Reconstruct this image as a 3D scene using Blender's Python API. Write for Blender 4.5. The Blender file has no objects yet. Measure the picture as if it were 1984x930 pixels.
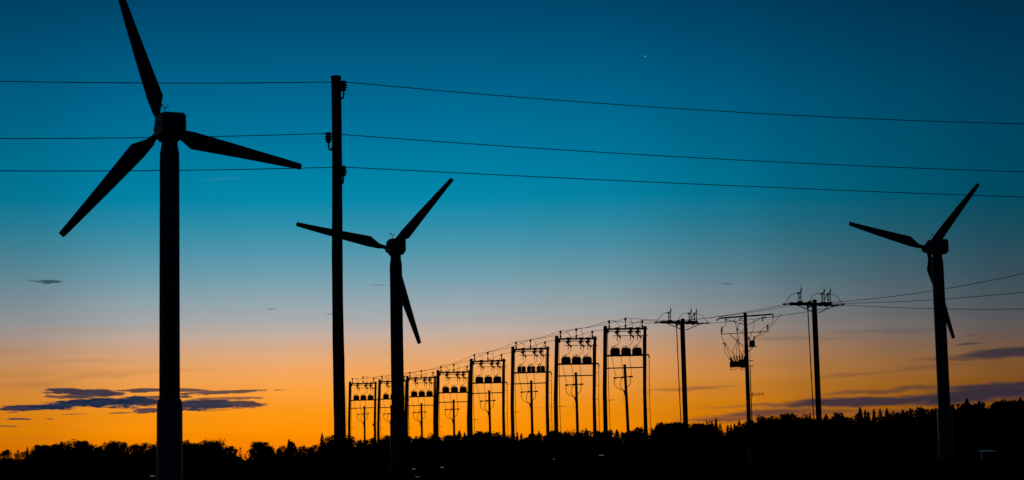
import bpy, math, random
from mathutils import Vector, Matrix, Euler
R = math.radians
random.seed(7)
scene = bpy.context.scene
COL = scene.collection

# ------------------------------------------------------------------ camera
F = 3650.0                      # focal length in photo pixels (photo 1984 x 930)
EYE = 1.7
PITCH = math.atan(417.0 / F)
ROLL = -0.021
cam_d = bpy.data.cameras.new('camera')
cam_d.sensor_width = 36.0
cam_d.lens = 36.0 * F / 1984.0
cam_d.clip_start = 0.5
cam_d.clip_end = 20000.0
cam = bpy.data.objects.new('camera', cam_d)
CR = Matrix.Rotation(R(90) + PITCH, 3, 'X') @ Matrix.Rotation(ROLL, 3, 'Z')
cam.matrix_world = Matrix.Translation((0, 0, EYE)) @ CR.to_4x4()
COL.objects.link(cam)
scene.camera = cam


def ray(px, py):
    return (CR @ Vector(((px - 992.0) / F, (465.0 - py) / F, -1.0))).normalized()


def pt(px, py, dist):
    """world point seen at a photo position, at a given distance along the ground"""
    d = ray(px, py)
    return Vector((0, 0, EYE)) + d * (dist / d.y)


def uv(px, py):
    d = ray(px, py)
    return math.atan2(d.x, d.y) * F, math.asin(d.z) * F


# ------------------------------------------------------------------ world: dusk sky
def lin(c):
    r = []
    for v in c:
        v = v / 255.0
        r.append(v / 12.92 if v <= 0.04045 else ((v + 0.055) / 1.055) ** 2.4)
    return (r[0], r[1], r[2], 1.0)


world = bpy.data.worlds.new('World')
scene.world = world
world.use_nodes = True
NT = world.node_tree
NT.nodes.clear()


def nd(t, **kw):
    n = NT.nodes.new(t)
    for k, v in kw.items():
        setattr(n, k, v)
    return n


def setin(n, i, v):
    if hasattr(v, 'is_output') or isinstance(v, bpy.types.NodeSocket):
        NT.links.new(v, n.inputs[i])
    else:
        n.inputs[i].default_value = v


def mth(op, a, b=None, c=None, clamp=False):
    n = nd('ShaderNodeMath', operation=op, use_clamp=clamp)
    setin(n, 0, a)
    if b is not None:
        setin(n, 1, b)
    if c is not None:
        setin(n, 2, c)
    return n.outputs[0]


def mixc(fac, a, b, mode='MIX'):
    n = nd('ShaderNodeMix', data_type='RGBA', blend_type=mode)
    n.clamp_factor = True
    setin(n, 0, fac)
    setin(n, 6, a)
    setin(n, 7, b)
    return n.outputs[2]


def ramp(fac, stops, interp='LINEAR'):
    n = nd('ShaderNodeValToRGB')
    cr = n.color_ramp
    cr.interpolation = interp
    while len(cr.elements) > 1:
        cr.elements.remove(cr.elements[-1])
    for i, (p, c) in enumerate(stops):
        e = cr.elements[0] if i == 0 else cr.elements.new(p)
        e.position = p
        e.color = c
    setin(n, 0, fac)
    return n.outputs[0]


tc = nd('ShaderNodeTexCoord')
sep = nd('ShaderNodeSeparateXYZ')
NT.links.new(tc.outputs['Generated'], sep.inputs[0])
elev = mth('ARCSINE', sep.outputs[2])
azim = mth('ARCTAN2', sep.outputs[0], sep.outputs[1])
U = mth('MULTIPLY', azim, F)
V = mth('MULTIPLY', elev, F)
K0 = 640.0


def vp(v):
    return v / (v + K0)


# away from the set sun (to the right) the warm band sits lower
shf = nd('ShaderNodeMapRange', interpolation_type='SMOOTHSTEP')
setin(shf, 0, azim)
shf.inputs[1].default_value = R(2)
shf.inputs[2].default_value = R(19)
shf.inputs[3].default_value = 0.0
shf.inputs[4].default_value = 34.0
shv = nd('ShaderNodeMapRange', interpolation_type='SMOOTHSTEP')
setin(shv, 0, V)
shv.inputs[1].default_value = 30.0
shv.inputs[2].default_value = 260.0
Vc = mth('MAXIMUM', mth('MULTIPLY_ADD', shf.outputs[0], shv.outputs[0], V), 0.0)
vpos = mth('DIVIDE', Vc, mth('ADD', Vc, K0))
SKY = [(0, (250, 122, 0)), (52, (255, 145, 0)), (92, (255, 153, 22)), (132, (251, 161, 62)), (172, (242, 168, 98)),
       (212, (218, 171, 134)), (240, (194, 174, 162)), (268, (170, 172, 173)), (302, (148, 168, 177)), (352, (112, 159, 175)),
       (405, (76, 150, 173)), (450, (44, 143, 171)), (495, (6, 137, 171)), (540, (0, 130, 167)), (584, (0, 122, 160)),
       (684, (0, 105, 146)), (784, (0, 87, 126)), (884, (0, 70, 107)), (1300, (0, 48, 82)),
       (2400, (0, 24, 46)), (5733, (1, 12, 26))]
west = ramp(vpos, [(vp(v), lin(c)) for v, c in SKY])
EAST = [(0, (5, 10, 18)), (300, (5, 13, 23)), (900, (3, 14, 26)), (2400, (2, 13, 26)), (5733, (1, 12, 26))]
east = ramp(vpos, [(vp(v), lin(c)) for v, c in EAST])


def ap(px):
    return (uv(px, 600)[0] / F + math.pi) / (2 * math.pi)


def ad(deg):
    return (deg + 180.0) / 360.0


apos = mth('DIVIDE', mth('ADD', azim, math.pi), 2 * math.pi)
AZ = [(ad(-180), (.03, .03, .04, 1)), (ad(-90), (.06, .06, .08, 1)), (ad(-45), (.25, .26, .30, 1)),
      (ad(-22), (.44, .45, .48, 1)), (ap(0), (.66, .66, .66, 1)),
      (ap(300), (.93, .93, .93, 1)), (ap(600), (1, 1, 1, 1)), (ap(900), (.99, .99, .99, 1)), (ap(1150), (.88, .88, .88, 1)),
      (ap(1400), (.63, .63, .64, 1)), (ap(1560), (.46, .46, .47, 1)), (ap(1720), (.34, .34, .35, 1)), (ap(1984), (.21, .21, .225, 1)), (ad(24), (.14, .14, .16, 1)),
      (ad(60), (.07, .07, .09, 1)), (ad(100), (.05, .05, .07, 1)), (ad(180), (.03, .03, .04, 1))]
azf = ramp(apos, AZ, 'EASE')
# higher up the glow's fall-off to the sides is gentler
high = nd('ShaderNodeMapRange', interpolation_type='SMOOTHSTEP')
setin(high, 0, V)
high.inputs[1].default_value = 250.0
high.inputs[2].default_value = 900.0
azg = nd('ShaderNodeGamma')
NT.links.new(azf, azg.inputs[0])
azg.inputs[1].default_value = 0.55
azf = mixc(high.outputs[0], azf, azg.outputs[0])
sky = mixc(1.0, west, azf, 'MULTIPLY')
away = ramp(apos, [(ad(-180), (1, 1, 1, 1)), (ad(-100), (1, 1, 1, 1)), (ad(-40), (0, 0, 0, 1)), (ad(40), (0, 0, 0, 1)),
                   (ad(100), (1, 1, 1, 1)), (ad(180), (1, 1, 1, 1))], 'EASE')
sky = mixc(away, sky, east)

# clouds: soft streaks low over the horizon, placed by direction
comb = nd('ShaderNodeCombineXYZ')
NT.links.new(U, comb.inputs[0])
NT.links.new(V, comb.inputs[1])


def noise(su, sv, detail, seed, rough=0.6):
    m = nd('ShaderNodeMapping')
    NT.links.new(comb.outputs[0], m.inputs[0])
    m.inputs['Scale'].default_value = (1.0 / su, 1.0 / sv, 1)
    m.inputs['Location'].default_value = (seed, seed * 1.7, seed * 0.3)
    n = nd('ShaderNodeTexNoise')
    n.inputs['Scale'].default_value = 1.0
    n.inputs['Detail'].default_value = detail
    n.inputs['Roughness'].default_value = rough
    NT.links.new(m.outputs[0], n.inputs['Vector'])
    return n.outputs['Fac']


n_big = noise(150, 40, 3, 3.1)
n_fine = noise(34, 5.2, 7, 8.2, 0.68)
n_soft = noise(240, 22, 4, 5.5)


def warped(au, av, fine):
    c = nd('ShaderNodeCombineXYZ')
    du = mth('MULTIPLY_ADD', mth('SUBTRACT', n_fine, 0.5), au, U)
    t = mth('MULTIPLY_ADD', mth('SUBTRACT', n_big, 0.5), av, V)
    dv = mth('MULTIPLY_ADD', mth('SUBTRACT', n_fine, 0.5), fine, t)
    NT.links.new(du, c.inputs[0])
    NT.links.new(dv, c.inputs[1])
    return c.outputs[0]


W_crisp = warped(36, 5, 5)
W_soft = warped(60, 26, 3)


def blobs(W, lst, nz, namp, bias, fat, crisp=1.0):
    acc = None
    for (px, py, L, T, slope, soft, top) in lst:
        u0, v0 = uv(px, py)
        m = nd('ShaderNodeMapping', vector_type='TEXTURE')
        NT.links.new(W, m.inputs[0])
        m.inputs['Location'].default_value = (u0, v0, 0)
        m.inputs['Rotation'].default_value = (0, 0, math.atan(slope - 0.021))
        m.inputs['Scale'].default_value = (L * 1.06, T * fat, 1)
        ln = nd('ShaderNodeVectorMath', operation='LENGTH')
        NT.links.new(m.outputs[0], ln.inputs[0])
        f = mth('SUBTRACT', 1.0 + bias, ln.outputs['Value'])
        f = mth('MULTIPLY_ADD', mth('SUBTRACT', nz, 0.5), namp, f)
        mr = nd('ShaderNodeMapRange', interpolation_type='SMOOTHSTEP')
        setin(mr, 0, f)
        mr.inputs[1].default_value = 0.0
        mr.inputs[2].default_value = soft * crisp
        mr.inputs[3].default_value = 0.0
        mr.inputs[4].default_value = top
        acc = mr.outputs[0] if acc is None else mth('MAXIMUM', acc, mr.outputs[0])
    return acc


# photo position, half length, half thickness, upward slope, edge softness, opacity
LEFT = [(128, 758, 40, 7, .0, .35, .95), (175, 762, 60, 8, .02, .35, .95), (150, 768, 50, 4, .03, .3, .8), (95, 761, 16, 2, .0, .3, .7), (215, 764, 30, 5, .03, .3, .9), (275, 756, 45, 4.2, .03, .3, .9),
        (350, 756, 62, 3.6, -.02, .3, .85), (425, 760, 105, 3.6, .045, .3, .85),
        (70, 789, 80, 5.5, .06, .3, .95), (170, 781, 120, 9, .075, .35, 1.0), (255, 778, 62, 11, .05, .4, .98), (310, 769, 60, 3.2, .03, .3, .85),
        (285, 795, 32, 5, .02, .4, .9), (400, 784, 75, 11, .03, .4, .97), (450, 783, 70, 7.5, -.02, .35, .92), (440, 772, 75, 3.2, .03, .35, .7),
        (36, 812, 26, 2.4, .0, .4, .85), (98, 811, 8, 1.6, .0, .4, .6), (150, 803, 24, 1.5, .0, .4, .6), (235, 800, 22, 1.7, .03, .4, .65), (10, 826, 26, 1.8, .0, .4, .6), (25, 799, 12, 1.2, 0, .4, .6),
        (98, 545, 26, 4.0, .0, .5, .75), (62, 544, 16, 1.4, .0, .5, .5), (527, 599, 13, 2.0, .0, .8, .4), (638, 608, 10, 2.2, .0, .8, .4),
        (735, 552, 22, 1.5, -.03, .7, .35), (1408, 549, 13, 2.4, .03, .7, .4)]
RIGHT = [(1690, 777, 210, 8, .05, .7, .92), (1900, 766, 170, 13, .06, .7, .95), (1930, 750, 130, 10, .06, .8, .9), (1540, 785, 170, 4.5, .0, 1.0, .6), (1720, 757, 150, 4.5, .07, .9, .55),
         (1480, 801, 130, 7, .05, 1.0, .75), (1400, 811, 90, 5, .04, 1.0, .65), (1590, 799, 100, 5, .06, 1.0, .55), (1740, 798, 150, 5, .05, 1.2, .45),
         (1960, 682, 130, 7, .07, .8, .85), (1860, 695, 90, 4, .07, 1.0, .5), (1880, 666, 32, 2.6, .05, .7, .65), (1876, 650, 18, 1.1, .0, .8, .4),
         (1660, 726, 90, 4, .08, 1.2, .3), (1780, 714, 110, 5, .07, 1.2, .25), (1330, 754, 110, 3.6, .03, 1.0, .4), (1080, 790, 60, 3, .0, 1.2, .2),
         (1540, 655, 140, 5, .0, 1.3, .2), (1730, 640, 150, 6, .03, 1.3, .22)]
HAZE = [(60, 745, 110, 16, .06, 1.6, .42), (190, 728, 160, 7, .09, 1.5, .34), (40, 725, 90, 8, .05, 1.6, .3), (160, 700, 160, 5, .05, 1.6, .22),
        (330, 720, 110, 5, .05, 1.6, .22), (130, 640, 130, 9, .02, 1.6, .16), (430, 640, 120, 6, .02, 1.7, .12), (10, 680, 90, 8, .0, 1.6, .2),
        (60, 850, 90, 5, .0, 1.5, .18), (150, 834, 60, 2, .0, 1.5, .15), (430, 347, 60, 5, .1, 1.6, .05)]
low = nd('ShaderNodeMapRange', interpolation_type='SMOOTHSTEP')
setin(low, 0, V)
low.inputs[1].default_value = 420.0
low.inputs[2].default_value = 120.0
low.inputs[3].default_value = 0.0
low.inputs[4].default_value = 0.28
uneven = mth('MULTIPLY_ADD', mth('SUBTRACT', noise(420, 30, 4, 12.7), 0.5), low.outputs[0], 1.0)
sky = mixc(1.0, sky, uneven, 'MULTIPLY')
soft_mask = blobs(W_soft, HAZE, n_soft, 0.9, .16, 1.25)
right_mask = blobs(W_soft, RIGHT, n_soft, 0.8, .2, 1.2)
left_mask = blobs(W_crisp, LEFT, n_fine, 2.0, .06, 1.05, 1.0)
sky = mixc(soft_mask, sky, lin((160, 96, 58)))
sky = mixc(right_mask, sky, lin((44, 42, 58)))
left_c = mixc(mth('MULTIPLY_ADD', n_fine, -3.0, 1.75, clamp=True), lin((24, 39, 64)), lin((48, 57, 80)))
sky = mixc(left_mask, sky, left_c)

# one early star
sv = ray(1250, 109)
dt = nd('ShaderNodeVectorMath', operation='DISTANCE')
NT.links.new(tc.outputs['Generated'], dt.inputs[0])
dt.inputs[1].default_value = sv
star = mth('LESS_THAN', dt.outputs['Value'], 0.85 / F)
sky = mixc(star, sky, (0.40, 0.5, 0.55, 1))

bg = nd('ShaderNodeBackground')
NT.links.new(sky, bg.inputs[0])
bg.inputs[1].default_value = 1.0
wo = nd('ShaderNodeOutputWorld')
NT.links.new(bg.outputs[0], wo.inputs[0])
world.cycles.sampling_method = 'MANUAL'
world.cycles.sample_map_resolution = 512

vs = scene.view_settings
vs.view_transform = 'Standard'
vs.look = 'None'
vs.exposure = 0.0
vs.gamma = 1.0
vs.use_curve_mapping = False
scene.cycles.max_bounces = 3
scene.cycles.diffuse_bounces = 2
scene.cycles.glossy_bounces = 1


# ------------------------------------------------------------------ materials
def material(name, c1, c2, scale=(1, 1, 1), nscale=4.0, rough=0.8, spec=0.2, metal=0.0, bump=0.0, detail=4):
    m = bpy.data.materials.new(name)
    m.use_nodes = True
    t = m.node_tree
    b = t.nodes['Principled BSDF']
    b.inputs['Roughness'].default_value = rough
    b.inputs['Specular IOR Level'].default_value = spec
    b.inputs['Metallic'].default_value = metal
    co = t.nodes.new('ShaderNodeTexCoord')
    mp = t.nodes.new('ShaderNodeMapping')
    mp.inputs['Scale'].default_value = scale
    nz = t.nodes.new('ShaderNodeTexNoise')
    nz.inputs['Scale'].default_value = nscale
    nz.inputs['Detail'].default_value = detail
    cr = t.nodes.new('ShaderNodeValToRGB')
    cr.color_ramp.elements[0].position = 0.3
    cr.color_ramp.elements[1].position = 0.7
    cr.color_ramp.elements[0].color = (*c1, 1)
    cr.color_ramp.elements[1].color = (*c2, 1)
    t.links.new(co.outputs['Object'], mp.inputs[0])
    t.links.new(mp.outputs[0], nz.inputs['Vector'])
    t.links.new(nz.outputs['Fac'], cr.inputs[0])
    t.links.new(cr.outputs[0], b.inputs['Base Color'])
    if bump:
        bp = t.nodes.new('ShaderNodeBump')
        bp.inputs['Strength'].default_value = bump
        t.links.new(nz.outputs['Fac'], bp.inputs['Height'])
        t.links.new(bp.outputs[0], b.inputs['Normal'])
    return m


M_WOOD = material('creosoted_pole_wood', (.018, .012, .009), (.040, .028, .02), (14, 14, .6), 3, .9, .12, bump=.4)
M_STEEL = material('galvanised_steel', (.06, .065, .07), (.11, .115, .12), (1, 1, 1), 6, .6, .3, .3)
M_PORC = material('brown_porcelain', (.025, .014, .010), (.04, .022, .015), (1, 1, 1), 3, .35, .4)
M_CABLE = material('black_cable', (.012, .012, .013), (.02, .02, .022), (1, 1, 1), 6, .6, .2)
M_TANK = material('grey_tank_paint', (.05, .055, .055), (.08, .085, .085), (1, 1, 1), 5, .55, .25)
M_TURB = material('turbine_paint', (.11, .115, .12), (.15, .155, .16), (.6, .6, .15), 2, .55, .25)
M_BASE = material('turbine_base_pale', (.13, .15, .17), (.19, .21, .23), (2, 2, .3), 3, .4, .5)  # base section, slightly paler and bluer than the tower above
M_BLADE = material('blade_gelcoat', (.09, .092, .095), (.12, .123, .126), (1, 1, 1), 1.5, .5, .25)
M_DARK = material('dark_rubber', (.02, .02, .02), (.03, .03, .03), (1, 1, 1), 3, .7, .2)
M_LETTER = material('pale_lettering', (.5, .52, .54), (.6, .62, .64), (1, 1, 1), 3, .6, .2)
M_GUARD = material('pale_plastic_guard', (.42, .48, .52), (.55, .60, .64), (3, 3, 1), 4, .5, .3)
M_LID = material('pale_metal_lid', (.32, .33, .34), (.42, .43, .44), (1, 1, 1), 4, .16, .5, .8)
M_GROUND = material('dark_meadow', (.012, .014, .007), (.03, .034, .014), (1, 1, 1), .35, 1.0, .0, bump=.6, detail=8)
M_LEAF = material('leaf_foliage', (.018, .026, .010), (.040, .052, .018), (1, 1, 1), 2.5, .9, .05)
M_NEEDLE = material('spruce_needles', (.012, .019, .010), (.026, .036, .017), (1, 1, 1), 2.5, .9, .05)
M_BARK = material('tree_bark', (.02, .015, .011), (.04, .03, .022), (6, 6, 1), 3, .95, .05, bump=.4)


# ------------------------------------------------------------------ mesh helpers
class MB:
    def __init__(self):
        self.v = []
        self.f = []
        self.sm = []

    def add(self, vs, fs, smooth=False):
        o = len(self.v)
        self.v += [tuple(p) for p in vs]
        self.f += [tuple(i + o for i in f) for f in fs]
        self.sm += [smooth] * len(fs)
        return self

    def tube(self, pts, rad, n=8, smooth=True, cap=True):
        pts = [Vector(p) for p in pts]
        if not hasattr(rad, '__len__'):
            rad = [rad] * len(pts)
        vs, fs = [], []
        t0 = (pts[1] - pts[0]).normalized()
        ref = Vector((0, 0, 1)) if abs(t0.z) < 0.9 else Vector((1, 0, 0))
        nx = t0.cross(ref).normalized()
        for i, p in enumerate(pts):
            if i == 0:
                t = pts[1] - p
            elif i == len(pts) - 1:
                t = p - pts[i - 1]
            else:
                t = pts[i + 1] - pts[i - 1]
            if t.length < 1e-9:
                t = t0.copy()
            t.normalize()
            nx = (nx - t * nx.dot(t))
            if nx.length < 1e-6:
                nx = t.orthogonal()
            nx.normalize()
            ny = t.cross(nx)
            for k in range(n):
                a = 2 * math.pi * k / n
                vs.append(p + (nx * math.cos(a) + ny * math.sin(a)) * rad[i])
        for i in range(len(pts) - 1):
            for k in range(n):
                a, b = i * n + k, i * n + (k + 1) % n
                fs.append((a, b, b + n, a + n))
        self.add(vs, fs, smooth)
        if cap:
            self.add([vs[k] for k in range(n)], [tuple(range(n - 1, -1, -1))])
            self.add([vs[-n + k] for k in range(n)], [tuple(range(n))])
        return self

    def lathe(self, prof, origin=(0, 0, 0), axis=(0, 0, 1), n=10):
        ax = Vector(axis).normalized()
        pts = [Vector(origin) + ax * (z + i * 1e-5) for i, (r, z) in enumerate(prof)]
        vs, fs = [], []
        nx = ax.orthogonal().normalized()
        ny = ax.cross(nx)
        for p, (r, z) in zip(pts, prof):
            for k in range(n):
                a = 2 * math.pi * k / n
                vs.append(p + (nx * math.cos(a) + ny * math.sin(a)) * max(r, 1e-4))
        for i in range(len(pts) - 1):
            for k in range(n):
                a, b = i * n + k, i * n + (k + 1) % n
                fs.append((a, b, b + n, a + n))
        fs.append(tuple(range(n - 1, -1, -1)))
        fs.append(tuple(range((len(pts) - 1) * n, len(pts) * n)))
        return self.add(vs, fs, True)

    def box(self, c, s, rot=None, bev=0.0):
        hx, hy, hz = s[0] / 2, s[1] / 2, s[2] / 2
        b = min(bev, hx * .9, hy * .9, hz * .9)
        c = Vector(c)
        m = Euler(rot).to_matrix() if rot else Matrix.Identity(3)
        if b <= 0:
            vs = [c + m @ Vector((x * hx, y * hy, z * hz)) for z in (-1, 1) for (x, y) in ((-1, -1), (1, -1), (1, 1), (-1, 1))]
            fs = [(3, 2, 1, 0), (4, 5, 6, 7), (0, 1, 5, 4), (1, 2, 6, 5), (2, 3, 7, 6), (3, 0, 4, 7)]
            return self.add(vs, fs)
        vs, fs = [], []

        def ring(inset, z):
            x, y = hx - inset, hy - inset
            pts = [(-x + b, -y), (x - b, -y), (x, -y + b), (x, y - b), (x - b, y), (-x + b, y), (-x, y - b), (-x, -y + b)]
            return [c + m @ Vector((p[0], p[1], z)) for p in pts]
        for ins, z in ((b, -hz), (0, -hz + b), (0, hz - b), (b, hz)):
            vs += ring(ins * .6, z)
        for i in range(3):
            for k in range(8):
                a, d = i * 8 + k, i * 8 + (k + 1) % 8
                fs.append((a, d, d + 8, a + 8))
        fs.append(tuple(range(7, -1, -1)))
        fs.append(tuple(range(24, 32)))
        return self.add(vs, fs)

    def beam(self, p0, p1, w, h):
        """rectangular bar from p0 to p1 (w across, h upright)"""
        p0, p1 = Vector(p0), Vector(p1)
        t = (p1 - p0).normalized()
        up = Vector((0, 0, 1)) if abs(t.z) < .95 else Vector((0, 1, 0))
        sx = t.cross(up).normalized() * (w / 2)
        sy = sx.cross(t).normalized() * (h / 2)
        vs = [p + a * sx + b * sy for p in (p0, p1) for (a, b) in ((-1, -1), (1, -1), (1, 1), (-1, 1))]
        return self.add(vs, [(0, 1, 2, 3), (7, 6, 5, 4), (0, 4, 5, 1), (1, 5, 6, 2), (2, 6, 7, 3), (3, 7, 4, 0)])

    def mesh(self, name, mat):
        me = bpy.data.meshes.new(name)
        me.from_pydata([tuple(p) for p in self.v], [], self.f)
        me.materials.append(mat)
        me.polygons.foreach_set('use_smooth', self.sm)
        me.update()
        return me

    def build(self, name, mat, parent=None):
        return link(name, self.mesh(name, mat), parent)


def link(name, me, parent=None):
    o = bpy.data.objects.new(name, me)
    COL.objects.link(o)
    if parent:
        o.parent = parent
    return o


def tag(o, label=None, cat=None, group=None, kind=None):
    if label:
        o['label'] = label
    if cat:
        o['category'] = cat
    if group:
        o['group'] = group
    if kind:
        o['kind'] = kind
    return o


def empty(name, loc=(0, 0, 0), rz=0.0):
    o = bpy.data.objects.new(name, None)
    o.empty_display_size = 0.3
    COL.objects.link(o)
    o.location = loc
    o.rotation_euler = (0, 0, rz)
    return o


def kids(o, pool):
    return [c for c in pool if c.parent is o]


def copy_tree(o, pool, parent=None):
    c = o.copy()
    COL.objects.link(c)
    c.parent = parent
    for ch in kids(o, pool):
        copy_tree(ch, pool, c)
    return c


def curve(pts, n=8):
    """smooth curve through points (Catmull-Rom)"""
    P = [Vector(p) for p in pts]
    P = [P[0] * 2 - P[1]] + P + [P[-1] * 2 - P[-2]]
    out = []
    for i in range(1, len(P) - 2):
        for k in range(n):
            t = k / n
            a, b, c, d = P[i - 1], P[i], P[i + 1], P[i + 2]
            out.append(0.5 * ((2 * b) + (c - a) * t + (2 * a - 5 * b + 4 * c - d) * t * t + (3 * b - a - 3 * c + d) * t ** 3))
    out.append(P[-2])
    return out


def sagged(a, b, sag, n=24):
    a, b = Vector(a), Vector(b)
    return [a.lerp(b, i / n) - Vector((0, 0, 4 * sag * (i / n) * (1 - i / n))) for i in range(n + 1)]


# ------------------------------------------------------------------ ground
g = MB()
xs = [-6000, -3000, -1500, -800, -400, -200, -100, -50, 0, 50, 100, 200, 400, 800, 1500, 3000, 6000]
ys = [-3000, -1000, -300, -100, -40, 0, 20, 40, 70, 100, 130, 160, 200, 250, 300, 400, 600, 1000, 2000, 4000, 9000]
gv = [(x, y, 0.0) for y in ys for x in xs]
nx_ = len(xs)
gf = [(j * nx_ + i, j * nx_ + i + 1, (j + 1) * nx_ + i + 1, (j + 1) * nx_ + i) for j in range(len(ys) - 1) for i in range(nx_ - 1)]
g.add(gv, gf)
tag(g.build('ground', M_GROUND), kind='structure')

# ------------------------------------------------------------------ wind turbines
HUB = 30.2
YAW = R(22.5)           # rotor axis turned left of straight away
OVER = 2.35             # hub in front of the tower axis (away from camera)


def blade_mesh():
    # local: z = along blade, x = chord (clockwise side positive seen from behind), y = axis
    sec = [(0.55, -.26, .26, .26), (1.25, -.30, .30, .24), (1.6, -.42, .36, .2), (3.0, -.53, 1.02, .16), (4.2, -.52, .92, .13), (6.5, -.49, .73, .10), (9.0, -.44, .54, .07), (11.5, -.39, .36, .05), (13.2, -.34, .25, .035), (13.5, -.31, .22, .02)]
    n = 12
    vs, fs = [], []
    for i, (r, x0, x1, th) in enumerate(sec):
        tw = R(13) * max(0, 1 - r / 9.0)
        for k in range(n):
            a = 2 * math.pi * k / n
            cx = (x0 + x1) / 2
            ex = math.cos(a) * (x1 - x0) / 2
            sharp = 1 if r < 1.4 else (0.55 + .45 * (-math.cos(a) * .5 + .5))
            ey = math.sin(a) * th * sharp
            x, y = ex * math.cos(tw) - ey * math.sin(tw), ex * math.sin(tw) + ey * math.cos(tw)
            vs.append((cx + x, y - .0008 * r * r, r))
    for i in range(len(sec) - 1):
        for k in range(n):
            a, b = i * n + k, i * n + (k + 1) % n
            fs.append((a, b, b + n, a + n))
    fs.append(tuple(range(n - 1, -1, -1)))
    fs.append(tuple(range((len(sec) - 1) * n, len(sec) * n)))
    m = MB().add(vs, fs, True)
    return m.mesh('blade', M_BLADE)


def nacelle_mesh():
    # along y: rear (towards camera, -y) to front (+y), octagonal chamfered sections
    vs, fs = [], []
    secs = [(-1.62, .86, .80, -1.0, .18), (-1.5, .95, .95, -1.14, .22), (-.4, .97, 1.06, -1.18, .22), (1.0, .93, 1.04, -1.10, .24), (1.62, .80, .88, -.92, .26), (1.72, .62, .68, -.72, .26)]
    for (y, w, top, bot, c) in secs:
        cb = c * 1.5
        vs += [(-w + cb, y, bot), (w - cb, y, bot), (w, y, bot + cb * 1.5), (w, y, top - c), (w - c, y, top), (-w + c, y, top), (-w, y, top - c), (-w, y, bot + cb * 1.5)]
    for i in range(len(secs) - 1):
        for k in range(8):
            a, b = i * 8 + k, i * 8 + (k + 1) % 8
            fs.append((a, b, b + 8, a + 8))
    fs.append(tuple(range(7, -1, -1)))
    fs.append(tuple(range(len(secs) * 8 - 8, len(secs) * 8)))
    return MB().add(vs, fs).mesh('nacelle', M_TURB)


BLADE, NAC = blade_mesh(), nacelle_mesh()


def lettering_mesh():
    cu = bpy.data.curves.new('lettering', 'FONT')
    cu.body = 'VESTAS'
    cu.size = .62
    cu.extrude = .004
    tmp = bpy.data.objects.new('lettering', cu)
    COL.objects.link(tmp)
    me = bpy.data.meshes.new_from_object(tmp.evaluated_get(bpy.context.evaluated_depsgraph_get()))
    bpy.data.objects.remove(tmp)
    me.materials.clear()
    me.materials.append(M_LETTER)
    return me


LETTER = lettering_mesh()


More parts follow.
